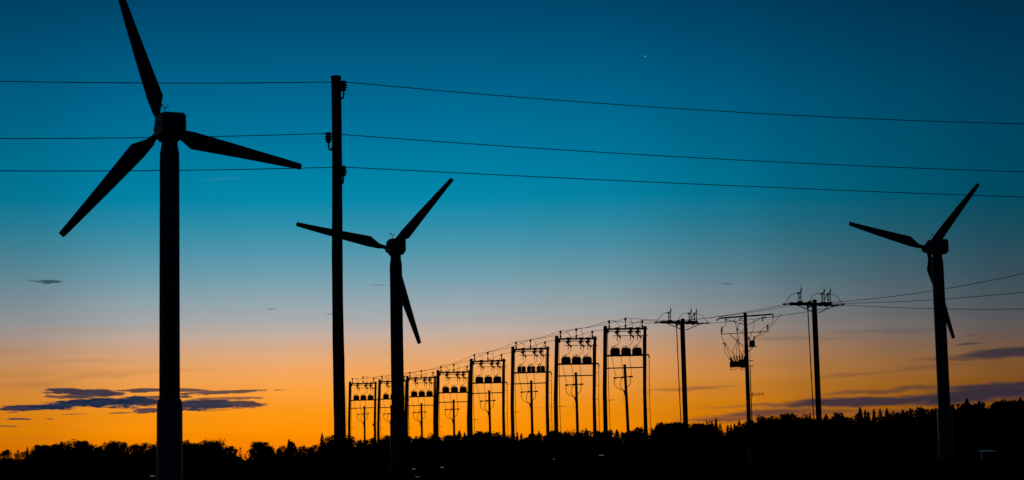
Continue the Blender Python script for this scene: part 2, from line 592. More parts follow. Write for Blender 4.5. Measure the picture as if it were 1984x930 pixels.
def make_turbine(px, py, dist, blade0, label, yaw=YAW, reach=1.0, head=1.0, lift=0.0):
    base = pt(px, py, dist)
    hub = pt(px, py, dist)
    root = empty('wind_turbine', (base.x, base.y, 0))
    tag(root, label, 'wind turbine', 'wind turbines in the field')
    hh = hub.z
    tb = MB()
    tb.tube([(0, 0, 6.95), (0, 0, hh - 3.2), (0, 0, hh - 2.35)], [.865, .83, .82], 40, cap=False)
    tb.tube([(0, 0, hh - 2.35), (0, 0, hh - 1.65), (0, 0, hh - 1.05)], [.82, .70, .68], 40)
    tower = tb.build('tower', M_TURB, root)
    for z in (14.6, 22.3):
        if z < hh - 4:
            fl = MB()
            fl.lathe([(.862 - (z - 7) * .0016, 0), (.885 - (z - 7) * .0016, .01), (.885 - (z - 7) * .0016, .07), (.862 - (z - 7) * .0016, .08)], (0, 0, z), n=40)
            fl.build('weld_flange', M_TURB, tower)
    bs = MB()
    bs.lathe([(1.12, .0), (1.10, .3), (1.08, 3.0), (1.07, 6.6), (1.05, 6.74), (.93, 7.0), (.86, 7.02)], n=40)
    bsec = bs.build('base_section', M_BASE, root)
    MB().lathe([(1.32, -.2), (1.32, .12), (1.25, .2), (1.0, .2)], n=40).build('foundation_ring', M_STEEL, root)
    dm = MB()
    dm.box((0, -1.075, 1.45), (.78, .09, 1.95), bev=.04)
    dm.box((0, -1.12, .42), (1.0, .3, .06))
    door = dm.build('door', M_TANK, bsec)
    door.rotation_euler = (0, 0, R(-95))
    Mh = Matrix.Translation((0, 0, hh)) @ Matrix.Rotation(yaw, 4, 'Z') @ Matrix.Scale(head, 4)
    nac = link('nacelle', NAC, root)
    nac.matrix_local = Mh
    an = MB()
    an.tube([(-.35, .1, .95), (-.35, .1, 1.66)], .035, 6)
    an.tube([(-.60, .1, 1.58), (-.10, .1, 1.58)], .024, 6)
    an.tube([(-.10, .1, 1.56), (-.10, .1, 1.80)], .022, 6)
    an.tube([(-.60, .1, 1.56), (-.60, .1, 1.72)], .022, 6)
    an.beam((-.78, .1, 1.75), (-.50, .1, 1.75), .02, .12)
    an.box((-.10, .1, 1.80), (.16, .05, .05))
    an.build('wind_vane', M_CABLE, nac)
    MB().tube([(-.72, .3, .9), (-.72, .3, 1.75)], .012, 5).build('lightning_rod', M_STEEL, nac)
    for sd in (-1, 1):
        lt = link('lettering', LETTER, nac)
        lt.matrix_local = Matrix.Translation((sd * .985, sd * -.95 if sd > 0 else .95, -.12)) @ Matrix.Rotation(sd * math.pi / 2, 4, 'Z') @ Matrix.Rotation(math.pi / 2, 4, 'X')
    hm = MB()
    hm.lathe([(.35, 1.68), (.62, 1.75), (.62, 2.75), (.52, 3.05), (.3, 3.25), (.05, 3.32)], (0, 0, 0), (0, 1, 0), 20)
    hubo = hm.build('hub', M_TURB, root)
    hubo.matrix_local = Mh @ Matrix.Translation((0, 0, lift))
    for k in range(3):
        ang = R(blade0 + 120 * k)
        # seen from the camera (looking +y): screen right = +x, up = +z ; angle measured ccw from right
        b = link('blade', BLADE, root)
        b.matrix_local = Mh @ Matrix.Translation((0, OVER, lift)) @ Matrix.Rotation(-(ang - math.pi / 2), 4, 'Y') @ Matrix.Diagonal((1 / head, 1 / head, reach / head, 1))
        # (rotation about +y is clockwise seen from behind, so the negative angle turns counter-clockwise)
    return root, nac, Mh


TURBS = [make_turbine(328.5, 246, 159, 107.5, 'largest wind turbine, far left, its upper blade leaving the picture', R(25), .955, 1.07, .2),
         make_turbine(766.5, 478, 252, 47, 'wind turbine in the middle, just right of the tall wooden pole'),
         make_turbine(1815, 478, 268, 45.8, 'wind turbine at the far right above the dark trees')]


# ------------------------------------------------------------------ overhead line in front: wooden pole
def pin_insulator(mb, x, z, r, h, y=0.0):
    mb.lathe([(.02, 0), (r * .62, .02 * h), (r * .7, .12 * h), (r * .45, .22 * h), (r * .95, .3 * h), (r * .9, .36 * h), (r * .5, .46 * h),
              (r * 1.0, .52 * h), (r * .95, .58 * h), (r * .5, .68 * h), (r * .8, .76 * h), (r * .85, .84 * h), (r * .6, .97 * h), (r * .3, h)], (x, y, z), n=12)


S0 = 40.0 / F
pb = pt(653.2, 400, 40)
pole = empty('utility_pole', (pb.x, pb.y, 0))
tag(pole, 'tall wooden pole in the foreground carrying three wires on hook insulators', 'utility pole')
ztop = pt(653, 150, 40).z
mb = MB()
rp_ = random.Random(3)
zs = [-.6 + (ztop + .6) * i / 24 for i in range(25)]
mb.tube([(.010 * math.sin(z * .9) + rp_.uniform(-.002, .002), .008 * math.sin(z * .7 + 1), z) for z in zs],
        [.136 - .032 * i / 24 + rp_.uniform(-.0022, .0022) for i in range(25)], 20)
mb.build('pole_shaft', M_WOOD, pole)
MB().lathe([(.120, 0), (.124, .012), (.112, .02), (.110, .034), (.02, .05)], (0, 0, ztop - .005), n=20).build('pole_cap', M_STEEL, pole)
PINS = []
for (px, py, sd) in ((665.5, 166, 1), (636.5, 266, -1), (665.0, 331, 1)):
    c = pt(px, py, 40)
    lx, lz = c.x - pb.x, c.z
    ins = MB()
    pin_insulator(ins, lx, lz - .12, .09, .23)
    i_o = ins.build('insulator', M_PORC, pole)
    hk = MB()
    xs_ = sd * .09
    hk.tube(curve([(lx, 0, lz - .10), (lx, 0, lz - .20), (lx - sd * .012, 0, lz - .26), (lx - sd * .05, 0, lz - .275), (xs_, 0, lz - .23), (xs_ - sd * .03, 0, lz - .20)], 5), .019, 8)
    hk.build('hook', M_STEEL, i_o)
    PINS.append((Vector((c.x, c.y - .05, lz + .075))))
for z in (3.1, 3.16):
    pass
sg = MB()
sg.box((0, -.128, 2.2), (.16, .012, .22))
sg.build('number_plate', M_STEEL, pole)

LDIR = Vector((1, .375, 0))
FW_LABELS = ['topmost of the three wires on the tall wooden pole', 'middle of the three wires on the tall wooden pole', 'lowest of the three wires on the tall wooden pole']
# photo points each wire passes: left edge, pole, middle right, right edge
WP = [[(0, 157.5), None, (1300, 209.5), (1984, 240)], [(0, 268.5), None, (1300, 303, ), (1984, 333)], [(0, 331), None, (1300, 354.5), (1984, 382)]]


def on_line(px, py, p0):
    d = ray(px, py)
    # intersect the vertical plane through p0 along LDIR
    nrm = Vector((-LDIR.y, LDIR.x, 0))
    o = Vector((0, 0, EYE))
    t = (p0 - o).dot(nrm) / d.dot(nrm)
    return o + d * t


for k in range(3):
    p0 = PINS[k]
    L = on_line(*WP[k][0], p0)
    m = on_line(*WP[k][2][:2], p0)
    r = on_line(*WP[k][3], p0)
    tl, tm, tr = L.x - p0.x, m.x - p0.x, r.x - p0.x
    # right span: z = z0 + a t + b t^2 through m and r
    zm, zr = m.z - p0.z, r.z - p0.z
    b = (zr / tr - zm / tm) / (tr - tm)
    a = zm / tm - b * tm
    pts = []
    bl = .0028
    al = (L.z - p0.z) / tl - bl * tl
    for i in range(40, 0, -1):
        t = -40 * i / 40
        pts.append(p0 + LDIR * t + Vector((0, 0, al * t + bl * t * t)))
    for i in range(0, 49):
        t = i
        pts.append(p0 + LDIR * t + Vector((0, 0, a * t + b * t * t)))
    w = MB().tube(pts, .0095, 6).build('overhead_wire', M_CABLE)
    tag(w, FW_LABELS[k], 'wire', 'wires on the foreground pole')

# ------------------------------------------------------------------ row of transformer frames
S = 139.0 / F                       # metres per photo pixel at the nearest frame
ZT = 11.0


def fc(y):
    return 1210.3 + .036 * (y - 634)


def q(px, y, dy=0.0):
    """photo position on the nearest frame -> local metres"""
    return Vector(((px - fc(y)) * S, dy, ZT - (y - 634) * S))


def bushing(mb, p0, p1, r, n=4):
    p0, p1 = Vector(p0), Vector(p1)
    ln = (p1 - p0).length
    prof = [(r * .5, 0)]
    for i in range(n):
        z0 = ln * (i + .1) / n
        prof += [(r * .5, z0), (r, z0 + ln * .25 / n), (r * .9, z0 + ln * .4 / n), (r * .5, z0 + ln * .6 / n)]
    prof += [(r * .3, ln)]
    mb.lathe(prof, p0, p1 - p0, 10)


TANKS, TANK_C = [], []


def make_frame():
    root = empty('transformer_frame')
    made = [root]

    def B(mb, name, mat, parent=None):
        o = mb.build(name, mat, parent or root)
        made.append(o)
        return o
    # poles
    B(MB().tube([q(1171, 633.5), q(1171, 760), (q(1170.5, 760).x, 0, -.9)], [.145, .155, .165], 14), 'pole', M_WOOD)
    B(MB().tube([q(1249.6, 634.5), q(1249.8, 760), (q(1250.4, 760).x, 0, -.9)], [.116, .128, .14], 14), 'pole', M_WOOD)
    for px, y, r in ((1171, 633.2, .15), (1249.6, 634.2, .125)):
        B(MB().lathe([(r, 0), (r * 1.02, .03), (r * .3, .07)], q(px, y), n=14), 'pole_cap', M_STEEL)
    # beams
    B(MB().beam(q(1173, 638.5, -.16), q(1253, 638.0, -.16), .10, .135), 'crossbeam', M_STEEL)
    B(MB().beam(q(1172, 642.8, -.20), q(1235, 643.0, -.20), .06, .06), 'switch_rail', M_STEEL)
    B(MB().box(q(1175.2, 643.0, -.2), (.15, .12, .24)), 'rail_bracket', M_STEEL)
    B(MB().beam(q(1185.5, 651.6, -.24), q(1254.5, 652.0, -.24), .04, .048), 'operating_shaft', M_STEEL)
    B(MB().beam(q(1172, 689.7, -.2), q(1256, 689.0, -.2), .12, .115), 'platform_beam', M_STEEL)
    B(MB().beam(q(1172, 689.7, .5), q(1253, 689.2, .5), .12, .085), 'platform_beam', M_STEEL)
    B(MB().beam(q(1173, 714.0, -.16), q(1250, 713.0, -.16), .07, .085), 'crossbeam', M_STEEL)
    # post insulators
    for px, yb, ytp in ((1178, 637, 622), (1210.5, 640, 617.2), (1243.5, 637, 622.3)):
        m = MB()
        p = q(px, yb, -.16)
        h = (yb - ytp) * S
        x, y0, z = p
        m.lathe([(.065, 0), (.065, h * .42), (.026, h * .46), (.026, h - .19)], p, n=10)
        po = B(m, 'insulator_post', M_STEEL)
        m = MB()
        m.lathe([(.05, 0), (.082, .02), (.088, .09), (.074, .10), (.088, .12), (.084, .19), (.05, .21), (.02, .22)], (x, y0, z + h - .2), n=12)
        B(m, 'insulator', M_PORC, po)
    # fuse cutouts
    for i, px in enumerate((1193.5, 1219.5, 1234)):
        m = MB()
        m.box(q(px, 637.3, -.22), (.30, .16, .16), bev=.02)
        m.box(q(px + .3, 642.2, -.25), (.18, .14, .38), bev=.02)
        m.box(q(px - 1.4, 645.5, -.28), (.30, .10, .12), bev=.02)
        m.box(q(px + 2.6, 643.5, -.28), (.22, .10, .09), bev=.02)
        cut = B(m, 'fuse_cutout', M_PORC)
        m = MB()
        m.tube([q(px - 4.0, 645.0, -.3), q(px + 5.6, 655, -.3)], [.062, .055], 8)
        m.box(q(px + 5.4, 654.7, -.3), (.15, .08, .10))
        B(m, 'fuse_tube', M_PORC, cut)
        m = MB()
        m.tube([q(px - .2, 648, -.28), q(px - .4, 661.5, -.28)], [.038, .030], 6)
        B(m, 'swing_rod', M_PORC, cut)
        m = MB()
        m.tube(curve([q(px + 5.5, 655.5, -.3), q(px + 5.2, 661, -.26), q(px + 2.0, 667.5, -.2), q(px - 3.5, 671 + .2 * i, -.1), q(1187.2 + 21.6 * i, 673.5, 0)], 5), .017, 5)
        B(m, 'jumper', M_CABLE, cut)
        m = MB()
        a = ((1186.5, 623.0), (1219.5, 618.3), (1241.0, 627.5))[i]
        mid = ((1193.5, 627.0), (1222.0, 626.0), (1238.6, 630.5))[i]
        m.tube(curve([q(*a, -.16), q(*mid, -.2), q(px + 4.4, 634.5, -.24), q(px + 4.8, 640, -.26), q(px + 4.8, 653, -.28)], 5), .017, 5)
        B(m, 'jumper', M_CABLE, cut)
    # transformers
    for i, cx in enumerate((1190.8, 1212.4, 1234.2)):
        c = q(cx + .8, 682.3, .15)
        m = MB()
        m.box(c, (.50, .62, .50), bev=.05)
        m.box(c + Vector((0, 0, .27)), (.56, .66, .045), bev=.015)
        m.box(c + Vector((-.1, 0, -.27)), (.12, .7, .05))
        m.box(c + Vector((.16, 0, -.27)), (.12, .7, .05))
        tank = B(m, 'transformer', M_TANK)
        TANKS.append(tank.data)
        TANK_C.append(c)
        fm = MB()
        for sx in (-1, 1):
            for k in range(6):
                fm.box(c + Vector((sx * .28, -.25 + .1 * k, -.01)), (.075, .03, .40))
        for k in range(7):
            fm.box(c + Vector((-.21 + .07 * k, -.335, -.01)), (.022, .07, .38))
        B(fm, 'cooling_fins', M_TANK, tank)
        for bx in (-.18, -.05):
            m = MB()
            bushing(m, c + Vector((bx, .02, .27)), c + Vector((bx - .05 + (bx > -.1) * .10, .02, .44)), .045)
            B(m, 'bushing', M_PORC, tank)
        m = MB()
        m.tube(curve([c + Vector((-.12, 0, .42)), c + Vector((.02, 0, .46)), c + Vector((.10, 0, .38)), c + Vector((.16, 0, .28))], 5), .012, 5)
        B(m, 'lead', M_CABLE, tank)
        m = MB()
        e = ((1191.5, 729), (1206.5, 730), (1222.5, 728))[i]
        s0 = (1183.2, 1201.5, 1218.4)[i]
        m.tube(curve([q(s0, 690, -.1), q(s0 + (e[0] - s0) * .42, 706, -.14), q(*e, -.18)], 6), .018, 5)
        B(m, 'low_voltage_cable', M_CABLE, tank)
    # conduit with elbow outside the right pole
    m = MB()
    m.tube(curve([q(1250, 689, -.05), q(1255, 689, -.05), q(1257.6, 690.5, -.05), q(1258.2, 695.5, -.05)], 6), .05, 8)
    el = B(m, 'cable_elbow', M_CABLE)
    m = MB()
    x1 = q(1259.0, 760).x
    m.tube([q(1258.2, 695, -.05), (x1, -.05, 6), (x1, -.05, 0)], .022, 6)
    for z in (8.2, 7.2, 6.1, 4.9, 3.4, 1.9):
        m.beam((q(1251, 760).x, -.05, z), (x1 + .02, -.05, z), .025, .025)
    B(m, 'down_cable', M_CABLE, el)
    # operating rods
    m = MB()
    xl = q(1177.2, 760).x
    m.tube([q(1174.4, 646, -.22), (xl, -.30, 6.5), (q(1180.0, 800).x, -.34, 1.2)], .022, 6)
    m.beam((q(1172, 776).x, -.2, q(0, 776).z), (q(1186.5, 776).x, -.45, q(0, 775).z), .03, .03)
    B(m, 'operating_rod', M_STEEL)
    m = MB()
    m.tube([q(1244.3, 649.5, -.24), (q(1245.5, 760).x, -.26, 6.2), (q(1245.6, 800).x, -.28, 1.2)], .022, 6)
    m.beam((q(1243, 777).x, -.45, q(0, 777.5).z), (q(1251, 777).x, -.1, q(0, 777).z), .03, .03)
    B(m, 'operating_rod', M_STEEL)
    return root, made


FR = [  # centre x at y=750, left pole top y, distance
    (1214.5, 634.0, 139), (1117, 653.5, 147), (1030, 673.5, 158), (947, 697.0, 170), (879, 719.0, 183), (817, 730, 198), (760.5, 737, 211), (704, 741, 222)]
ORD = ['nearest and tallest-looking transformer frame at the right end of the row', 'second transformer frame from the right end of the row',
       'third transformer frame from the right end of the row', 'fourth transformer frame from the right end of the row',
       'fifth transformer frame from the right, small against the orange sky', 'third transformer frame from the left, right of the middle turbine',
       'second transformer frame from the left, half hidden by the middle turbine', 'leftmost and farthest transformer frame, beside the tall wooden pole']
frame0, fpool = make_frame()
FRAMES = []
FROT = R(9)
for i, (cx, yt, d) in enumerate(FR):
    o = frame0 if i == 0 else copy_tree(frame0, fpool)
    c = pt(cx, 750, d)
    ztop_i = pt(cx - 40 * 139 / d, yt, d).z
    o.location = (c.x, d, ztop_i - ZT)
    o.rotation_euler = (0, R([.0, .25, -.2, -.3, .2, -.15, .3, -.25][i]), FROT + R([0, 2, -2, 3, -3, 1, -1, 2][i]))
    o.scale = ([1, 1.02, .985, 1.0, 1.02, .98, 1.0, 1.01][i], 1, 1)
    tag(o, ORD[i], 'transformer frame', 'transformer frames in a row')
    FRAMES.append(o)
# the third frame's transformers are of another make: two half tanks with a slot between
for ch in [c for c in COL.objects if c.parent is FRAMES[2] and c.name.startswith('transformer')]:
    i = TANKS.index(ch.data)
    c = TANK_C[i]
    m = MB()
    for bx, w_ in ((-.165, .25), (.165, .27)):
        m.box(c + Vector((bx, 0, 0)), (w_, .5, .52), bev=.03)
    m.box(c + Vector((0, 0, -.27)), (.62, .6, .05))
    ch.data = m.mesh('transformer', M_TANK)
    for sub in [k_ for k_ in COL.objects if k_.parent is ch and k_.name.startswith('cooling_fins')]:
        fm = MB()
        for sx in (-1, 1):
            for k in range(6):
                fm.box(c + Vector((sx * .315, -.2 + .08 * k, -.01)), (.04, .03, .40))
        sub.data = fm.mesh('cooling_fins', M_TANK)


def make_cable_pole():
    root = empty('cable_pole')
    made = [root]

    def B(mb, name, mat, parent=None):
        o = mb.build(name, mat, parent or root)
        made.append(o)
        return o
    c0 = 1211.8

    def k(px, y, dy=0.0):
        v = q(px, y, dy)
        v.x -= q(c0, 710).x
        return v
    B(MB().tube([k(1211.8, 710), (0.02, 0, 4), (.03, 0, -.9)], [.10, .115, .125], 12), 'pole', M_WOOD)
    B(MB().lathe([(.135, 0), (.14, .04), (.04, .09)], k(1211.8, 710), n=12), 'pole_cap', M_STEEL)
    arm = B(MB().beam(k(1189, 733.2, -.13), k(1226.5, 731.6, -.13), .06, .07), 'crossarm', M_STEEL)
    for (px, y) in ((1191.6, 733.2), (1206.3, 732.6), (1223.2, 731.8)):
        m = MB()
        p = k(px, y, -.17)
        m.box(p, (.25, .13, .12), bev=.03)
        B(m, 'termination', M_PORC, arm)
    for pts in ([(1190.3, 734), (1190.2, 741), (1192.2, 748), (1199, 754), (1209, 758)],
                [(1205.2, 734), (1203, 739), (1201.4, 746), (1204, 753), (1210, 758.5)],
                [(1221.5, 733), (1221.8, 741), (1220.5, 747), (1214.5, 752)]):
        m = MB()
        P = [k(a, b, -.17 + .03 * i) for i, (a, b) in enumerate(pts)]
        m.tube(curve(P, 6), .023, 6)
        for t in (.25, .5, .75):
            pp = P[0].lerp(P[1], t * 1.1)
            m.lathe([(.012, -.03), (.038, -.01), (.012, .03)], pp, n=8)
        B(m, 'cable_tail', M_CABLE, arm)
    m = MB()
    m.box(k(1209.8, 760, -.1), (.12, .08, .16))
    m.box(k(1210.4, 764, -.1), (.08, .06, .10))
    B(m, 'cable_clamp', M_STEEL)
    m = MB()
    m.tube([k(1210.0, 762, -.13), (0, -.145, 5), (0, -.15, 0)], .028, 6)
    B(m, 'down_cable', M_CABLE)
    m = MB()
    m.tube(curve([k(1209.5, 766, -.13), k(1206.6, 772, -.13), k(1207.0, 778, -.13), k(1209.6, 781, -.13)], 5), .008, 5)
    B(m, 'earth_lead', M_CABLE)
    return root, made


CP_X = [1212.2, 1115.8, 1028.2, 947.5, 878, 816, 758, 705.3]
CORD = ['short wooden cable pole standing inside the nearest transformer frame', 'short cable pole inside the second transformer frame from the right',
        'short cable pole inside the third transformer frame from the right', 'short cable pole inside the fourth transformer frame from the right',
        'short cable pole inside the fifth transformer frame from the right', 'short cable pole inside the third frame from the left, right of middle turbine',
        'short cable pole mostly hidden behind the middle wind turbine', 'short cable pole inside the leftmost transformer frame']
cp0, cpool = make_cable_pole()
for i, (cx, yt, d) in enumerate(FR):
    o = cp0 if i == 0 else copy_tree(cp0, cpool)
    yy = yt + 76 * 139 / d
    dd = d - .9
    c = pt(CP_X[i], yy, dd)
    o.location = (c.x, dd, FRAMES[i].location.z)
    o.rotation_euler = (0, R([-1.2, .0, .3, .1, .3, .2, 0, .3][i]), R(9 + [0, 4, -3, 2, 5, -4, 0, 3][i]))
    if i == 0:
        o.location.x += .10
    tag(o, CORD[i], 'cable pole', 'short cable poles under the frames')

# conductors along the frames
INS_L = [q(1178, 621.5, -.16), q(1210.5, 616.8, -.16), q(1243.5, 621.8, -.16)]


def fpt(o, v):
    return Matrix.LocRotScale(o.location, o.rotation_euler, o.scale) @ v


# ------------------------------------------------------------------ switch poles (T shaped) and the recloser pole
def make_switch_pole(kx, name_label):
    """kx: photo px -> local converter anchored on the right hand switch pole"""
    root = empty('switch_pole')
    made = [root]

    def B(mb, name, mat, parent=None):
        o = mb.build(name, mat, parent or root)
        made.append(o)
        return o
    k = kx
    zt = k(1580, 582).z
    B(MB().tube([(0, 0, zt), (.0, 0, 6), (0, 0, -.6)], [.135, .155, .175], 16), 'pole', M_WOOD)
    B(MB().lathe([(.15, 0), (.15, .03), (.03, .06)], (0, 0, zt), n=16), 'pole_cap', M_STEEL)
    B(MB().tube([(-.19, 0, zt - .35), (-.20, -.02, 6), (-.19, 0, 0)], .045, 8), 'conduit', M_CABLE)
    arm = B(MB().beam(k(1525, 586.0, -.2), k(1611, 590.6, -.2), .14, .13), 'crossarm', M_STEEL)
    B(MB().beam(k(1532, 587.6, .22), k(1632, 593.0, .22), .12, .10), 'crossarm', M_STEEL)
    for a, b in (((1539, 589), (1575, 604.5)), ((1619, 594), (1585, 606.5))):
        B(MB().beam(k(*a, -.1), k(*b, -.1), .05, .05), 'brace', M_STEEL)
    # dead-end insulators
    for a, b in (((1513.5, 588.0), (1527, 586.3)), ((1638.5, 593.3), (1622, 592.2)), ((1563, 595.4), (1573, 592))):
        m = MB()
        bushing(m, k(*a, -.1), k(*b, -.1), .06, 4)
        m.box(k(a[0] + .5, a[1] - .6, -.1), (.12, .10, .12))
        B(m, 'strain_insulator', M_PORC, arm)
    for px, y in ((1566, 585), (1588, 592.3), (1600.5, 593.8), (1546.5, 588.3)):
        B(MB().box(k(px, y, -.2), (.14, .2, .12)), 'bolt_plate', M_STEEL, arm)
    # switches
    for (x0, yb, yt) in ((1543.2, 585, 567.5), (1592.0, 588, 570.5), (1604.8, 588.8, 571.2)):
        m = MB()
        m.box(k(x0 + 2.2, yb - .2, -.2), (.34, .2, .12), bev=.02)
        sw = B(m, 'disconnector', M_STEEL)
        m = MB()
        bushing(m, k(x0, yb - 1, -.2), k(x0, yt, -.2), .05, 6)
        B(m, 'insulator', M_PORC, sw)
        m = MB()
        bushing(m, k(x0 + 4.2, yb - 1, -.2), k(x0 + 4.4, yt - 1, -.2), .05, 6)
        B(m, 'insulator', M_PORC, sw)
        m = MB()
        m.tube([k(x0 - 2.2, yt - .6, -.2), k(x0 + 1.5, yt + .4, -.2)], [.07, .05], 6)
        m.tube([k(x0 + .8, yt, -.2), k(x0 + 6.4, yt - 7.6, -.2)], .026, 6)
        m.tube([k(x0 + .8, yt, -.2), k(x0 + 5.4, yt + 1.4, -.2)], .026, 6)
        m.tube([k(x0 + 4.6, yt + 1, -.2), k(x0 + 5.6, yt - 7, -.2)], .030, 6)
        m.box(k(x0 + 6.2, yt - 7.4, -.2), (.06, .06, .10))
        m.tube([k(x0 + 4.6, yt - 7, -.2), k(x0 + 4.7, yt - 16.5, -.2)], .010, 5)
        B(m, 'switch_blade', M_STEEL, sw)
    for pts in ([(1514, 586.5), (1518, 580.5), (1526, 571.5), (1534, 567), (1541, 566)],
                [(1567, 583), (1569.5, 577), (1576, 571), (1583, 569.2), (1590, 569.2)],
                [(1611, 572.3), (1616, 572), (1621.5, 574), (1627.5, 581), (1632.5, 587.5), (1637, 592)],
                [(1598, 581), (1601, 574.5), (1604, 573), (1600, 578), (1605, 585)],
                [(1544, 577), (1547, 573), (1548, 570)]):
        B(MB().tube(curve([k(a, b, -.2) for a, b in pts], 6), .017, 5), 'jumper', M_CABLE, arm)
    # operating rod
    m = MB()
    x0 = k(1561, 592).x
    m.tube([(x0, -.2, k(1561, 592).z), (x0 + .06, -.24, 5.5), (x0 + .13, -.26, .9)], [.034, .032, .032], 6)
    zz = k(1575, 750).z
    m.beam((-.38, -.3, zz), (0, -.1, zz + .02), .035, .035)
    m.box((x0, -.2, k(1561, 593).z), (.10, .1, .10))
    B(m, 'operating_rod', M_STEEL)
    B(MB().box((x0 + .14, -.28, 1.1), (.22, .16, .35), bev=.02), 'operating_handle_box', M_STEEL)
    return root, made


D3 = 118.0
S3 = D3 / F
base3 = pt(1580.5, 640, D3)


def conv3(px, y, dy=0.0):
    p = pt(px, y, D3)
    return Vector(((p.x - pt(1580, y, D3).x), dy, p.z))


def conv3_level(px, y, dy=0.0):
    # height read at the pole's own column: undo the camera roll and the arm's turn into depth
    p = pt(1580, y, D3)
    x = (px - 1580) * S3 / math.cos(R(27))
    return Vector((x, dy, p.z + (px - 1580) * S3 * (.021 + .036)))


sp3, sp3pool = make_switch_pole(conv3_level, '')
sp3.location = (base3.x, D3, 0)
sp3.rotation_euler = (0, 0, R(27))
tag(sp3, 'T-shaped switch pole farthest right, left of the right wind turbine', 'switch pole', 'T-shaped switch poles')
D1 = 134.0
sp1 = copy_tree(sp3, sp3pool)
b1 = pt(1324.5, 680, D1)
zt1 = pt(1323, 618.5, D1).z
sp1.location = (b1.x, D1, zt1 - conv3_level(1580, 582).z)
sp1.rotation_euler = (0, 0, R(30))
tag(sp1, 'T-shaped switch pole just right of the nearest transformer frame', 'switch pole', 'T-shaped switch poles')

# recloser pole
D2 = 127.0
S2 = D2 / F
b2 = pt(1446.3, 680, D2)


def r2(px, y, dy=0.0):
    c = 1443.7 + .04 * (y - 607)
    p = pt(1444, y, D2)
    return Vector(((px - c) * S2, dy, p.z + (px - c) * S2 * .021))


rp = empty('recloser_pole', (b2.x, D2, 0), R(3))
tag(rp, 'wooden pole with switchgear box, small antenna and two crossarms between the T-shaped poles', 'utility pole')
zt = r2(1443.7, 607).z
MB().tube([(0, 0, zt), (0, 0, 6), (0, 0, -.6)], [.118, .14, .165], 16).build('pole', M_WOOD, rp)
MB().lathe([(.128, 0), (.128, .03), (.03, .05)], (0, 0, zt), n=16).build('pole_cap', M_STEEL, rp)
arm = MB().beam(r2(1393, 614.8, -.18), r2(1497, 611.2, -.18), .10, .10).build('crossarm', M_STEEL, rp)
arm2 = MB().beam(r2(1396.5, 645.8, -.16), r2(1490, 643.8, -.16), .05, .045).build('crossarm', M_STEEL, rp)
for a, b in (((1405, 617.5), (1441, 629)), ((1478, 616), (1448, 630)), ((1413, 647), (1443, 673.5))):
    MB().beam(r2(*a, -.14), r2(*b, -.14), .04, .04).build('brace', M_STEEL, rp)
for pts in ([(1387, 620), (1388.5, 617.5), (1393, 615.5), (1398, 614.5)], [(1497, 612), (1498, 616.5), (1497, 618)], [(1431, 621.5), (1432.5, 618), (1437, 616.5)], [(1477, 624), (1476, 618.5), (1483, 615.5)], [(1405.5, 622), (1405.2, 619), (1404.5, 615)]):
    m = MB()
    P = [r2(a, b, -.2) for a, b in pts]
    bushing(m, P[0], P[1], .06, 2)
    m.tube(P[1:] if len(P) > 2 else P, .045, 6)
    m.build('strain_insulator', M_PORC, arm)
for px, yb, ytp in ((1397.6, 645, 632), (1427.6, 645, 634.5), (1487.2, 643.5, 630.5)):
    m = MB()
    bushing(m, r2(px, yb - 3.5, -.16), r2(px, ytp, -.16), .085, 3)
    m.tube([r2(px, yb, -.16), r2(px, yb - 4, -.16)], .03, 6)
    m.build('surge_arrester', M_PORC, arm2)
# voltage transformer on the right
m = MB()
m.box(r2(1457.2, 667, -.05), (.36, .34, .36), bev=.05)
m.box(r2(1457.5, 660.8, -.05), (.30, .30, .06), bev=.02)
vt = m.build('voltage_transformer', M_TANK, rp)
for a, b in (((1452, 660), (1450, 652.5)), ((1460.5, 660.5), (1462, 652))):
    m = MB()
    bushing(m, r2(*a, -.05), r2(*b, -.05), .075, 4)
    m.build('bushing', M_PORC, vt)
m = MB()
m.beam(r2(1448, 672.3, -.05), r2(1466.5, 672.0, -.05), .3, .05)
m.beam(r2(1459, 673, -.05), r2(1450, 682, -.05), .05, .05)
m.build('shelf_bracket', M_STEEL, vt)
# recloser tank on the left
m = MB()
m.box(r2(1424, 704.5, -.15), (.68, .50, .36), bev=.05)
m.box(r2(1438, 703.5, -.15), (.46, .46, .50), bev=.05)
m.box(r2(1440, 710.8, -.15), (.34, .3, .12), bev=.02)
tank = m.build('recloser_tank', M_TANK, rp)
m = MB()
m.beam(r2(1413.5, 710.3, -.2), r2(1446, 710.0, -.2), .06, .05)
m.beam(r2(1414.3, 701.5, -.2), r2(1414.3, 711, -.2), .05, .05)
m.beam(r2(1414, 702, -.2), r2(1418, 701.2, -.2), .05, .05)
m.beam(r2(1448, 699.8, -.1), r2(1459.3, 699.5, -.1), .10, .055)
m.beam(r2(1448, 709.8, -.1), r2(1459.3, 709.3, -.1), .10, .055)
m.build('tank_frame', M_STEEL, tank)
BU = [((1417.5, 700.5), (1412.2, 692.5)), ((1419.5, 700), (1415, 690.8)), ((1424.5, 699.5), (1420.5, 688.8)), ((1428.5, 698.5), (1425.8, 688.3)), ((1433, 697.5), (1432, 687.2)), ((1437, 697.5), (1438, 687.5)), ((1440.5, 698), (1442.6, 689.5))]
for a, b in BU:
    m = MB()
    bushing(m, r2(*a, -.2), r2(*b, -.2), .078, 5)
    m.build('bushing', M_PORC, tank)
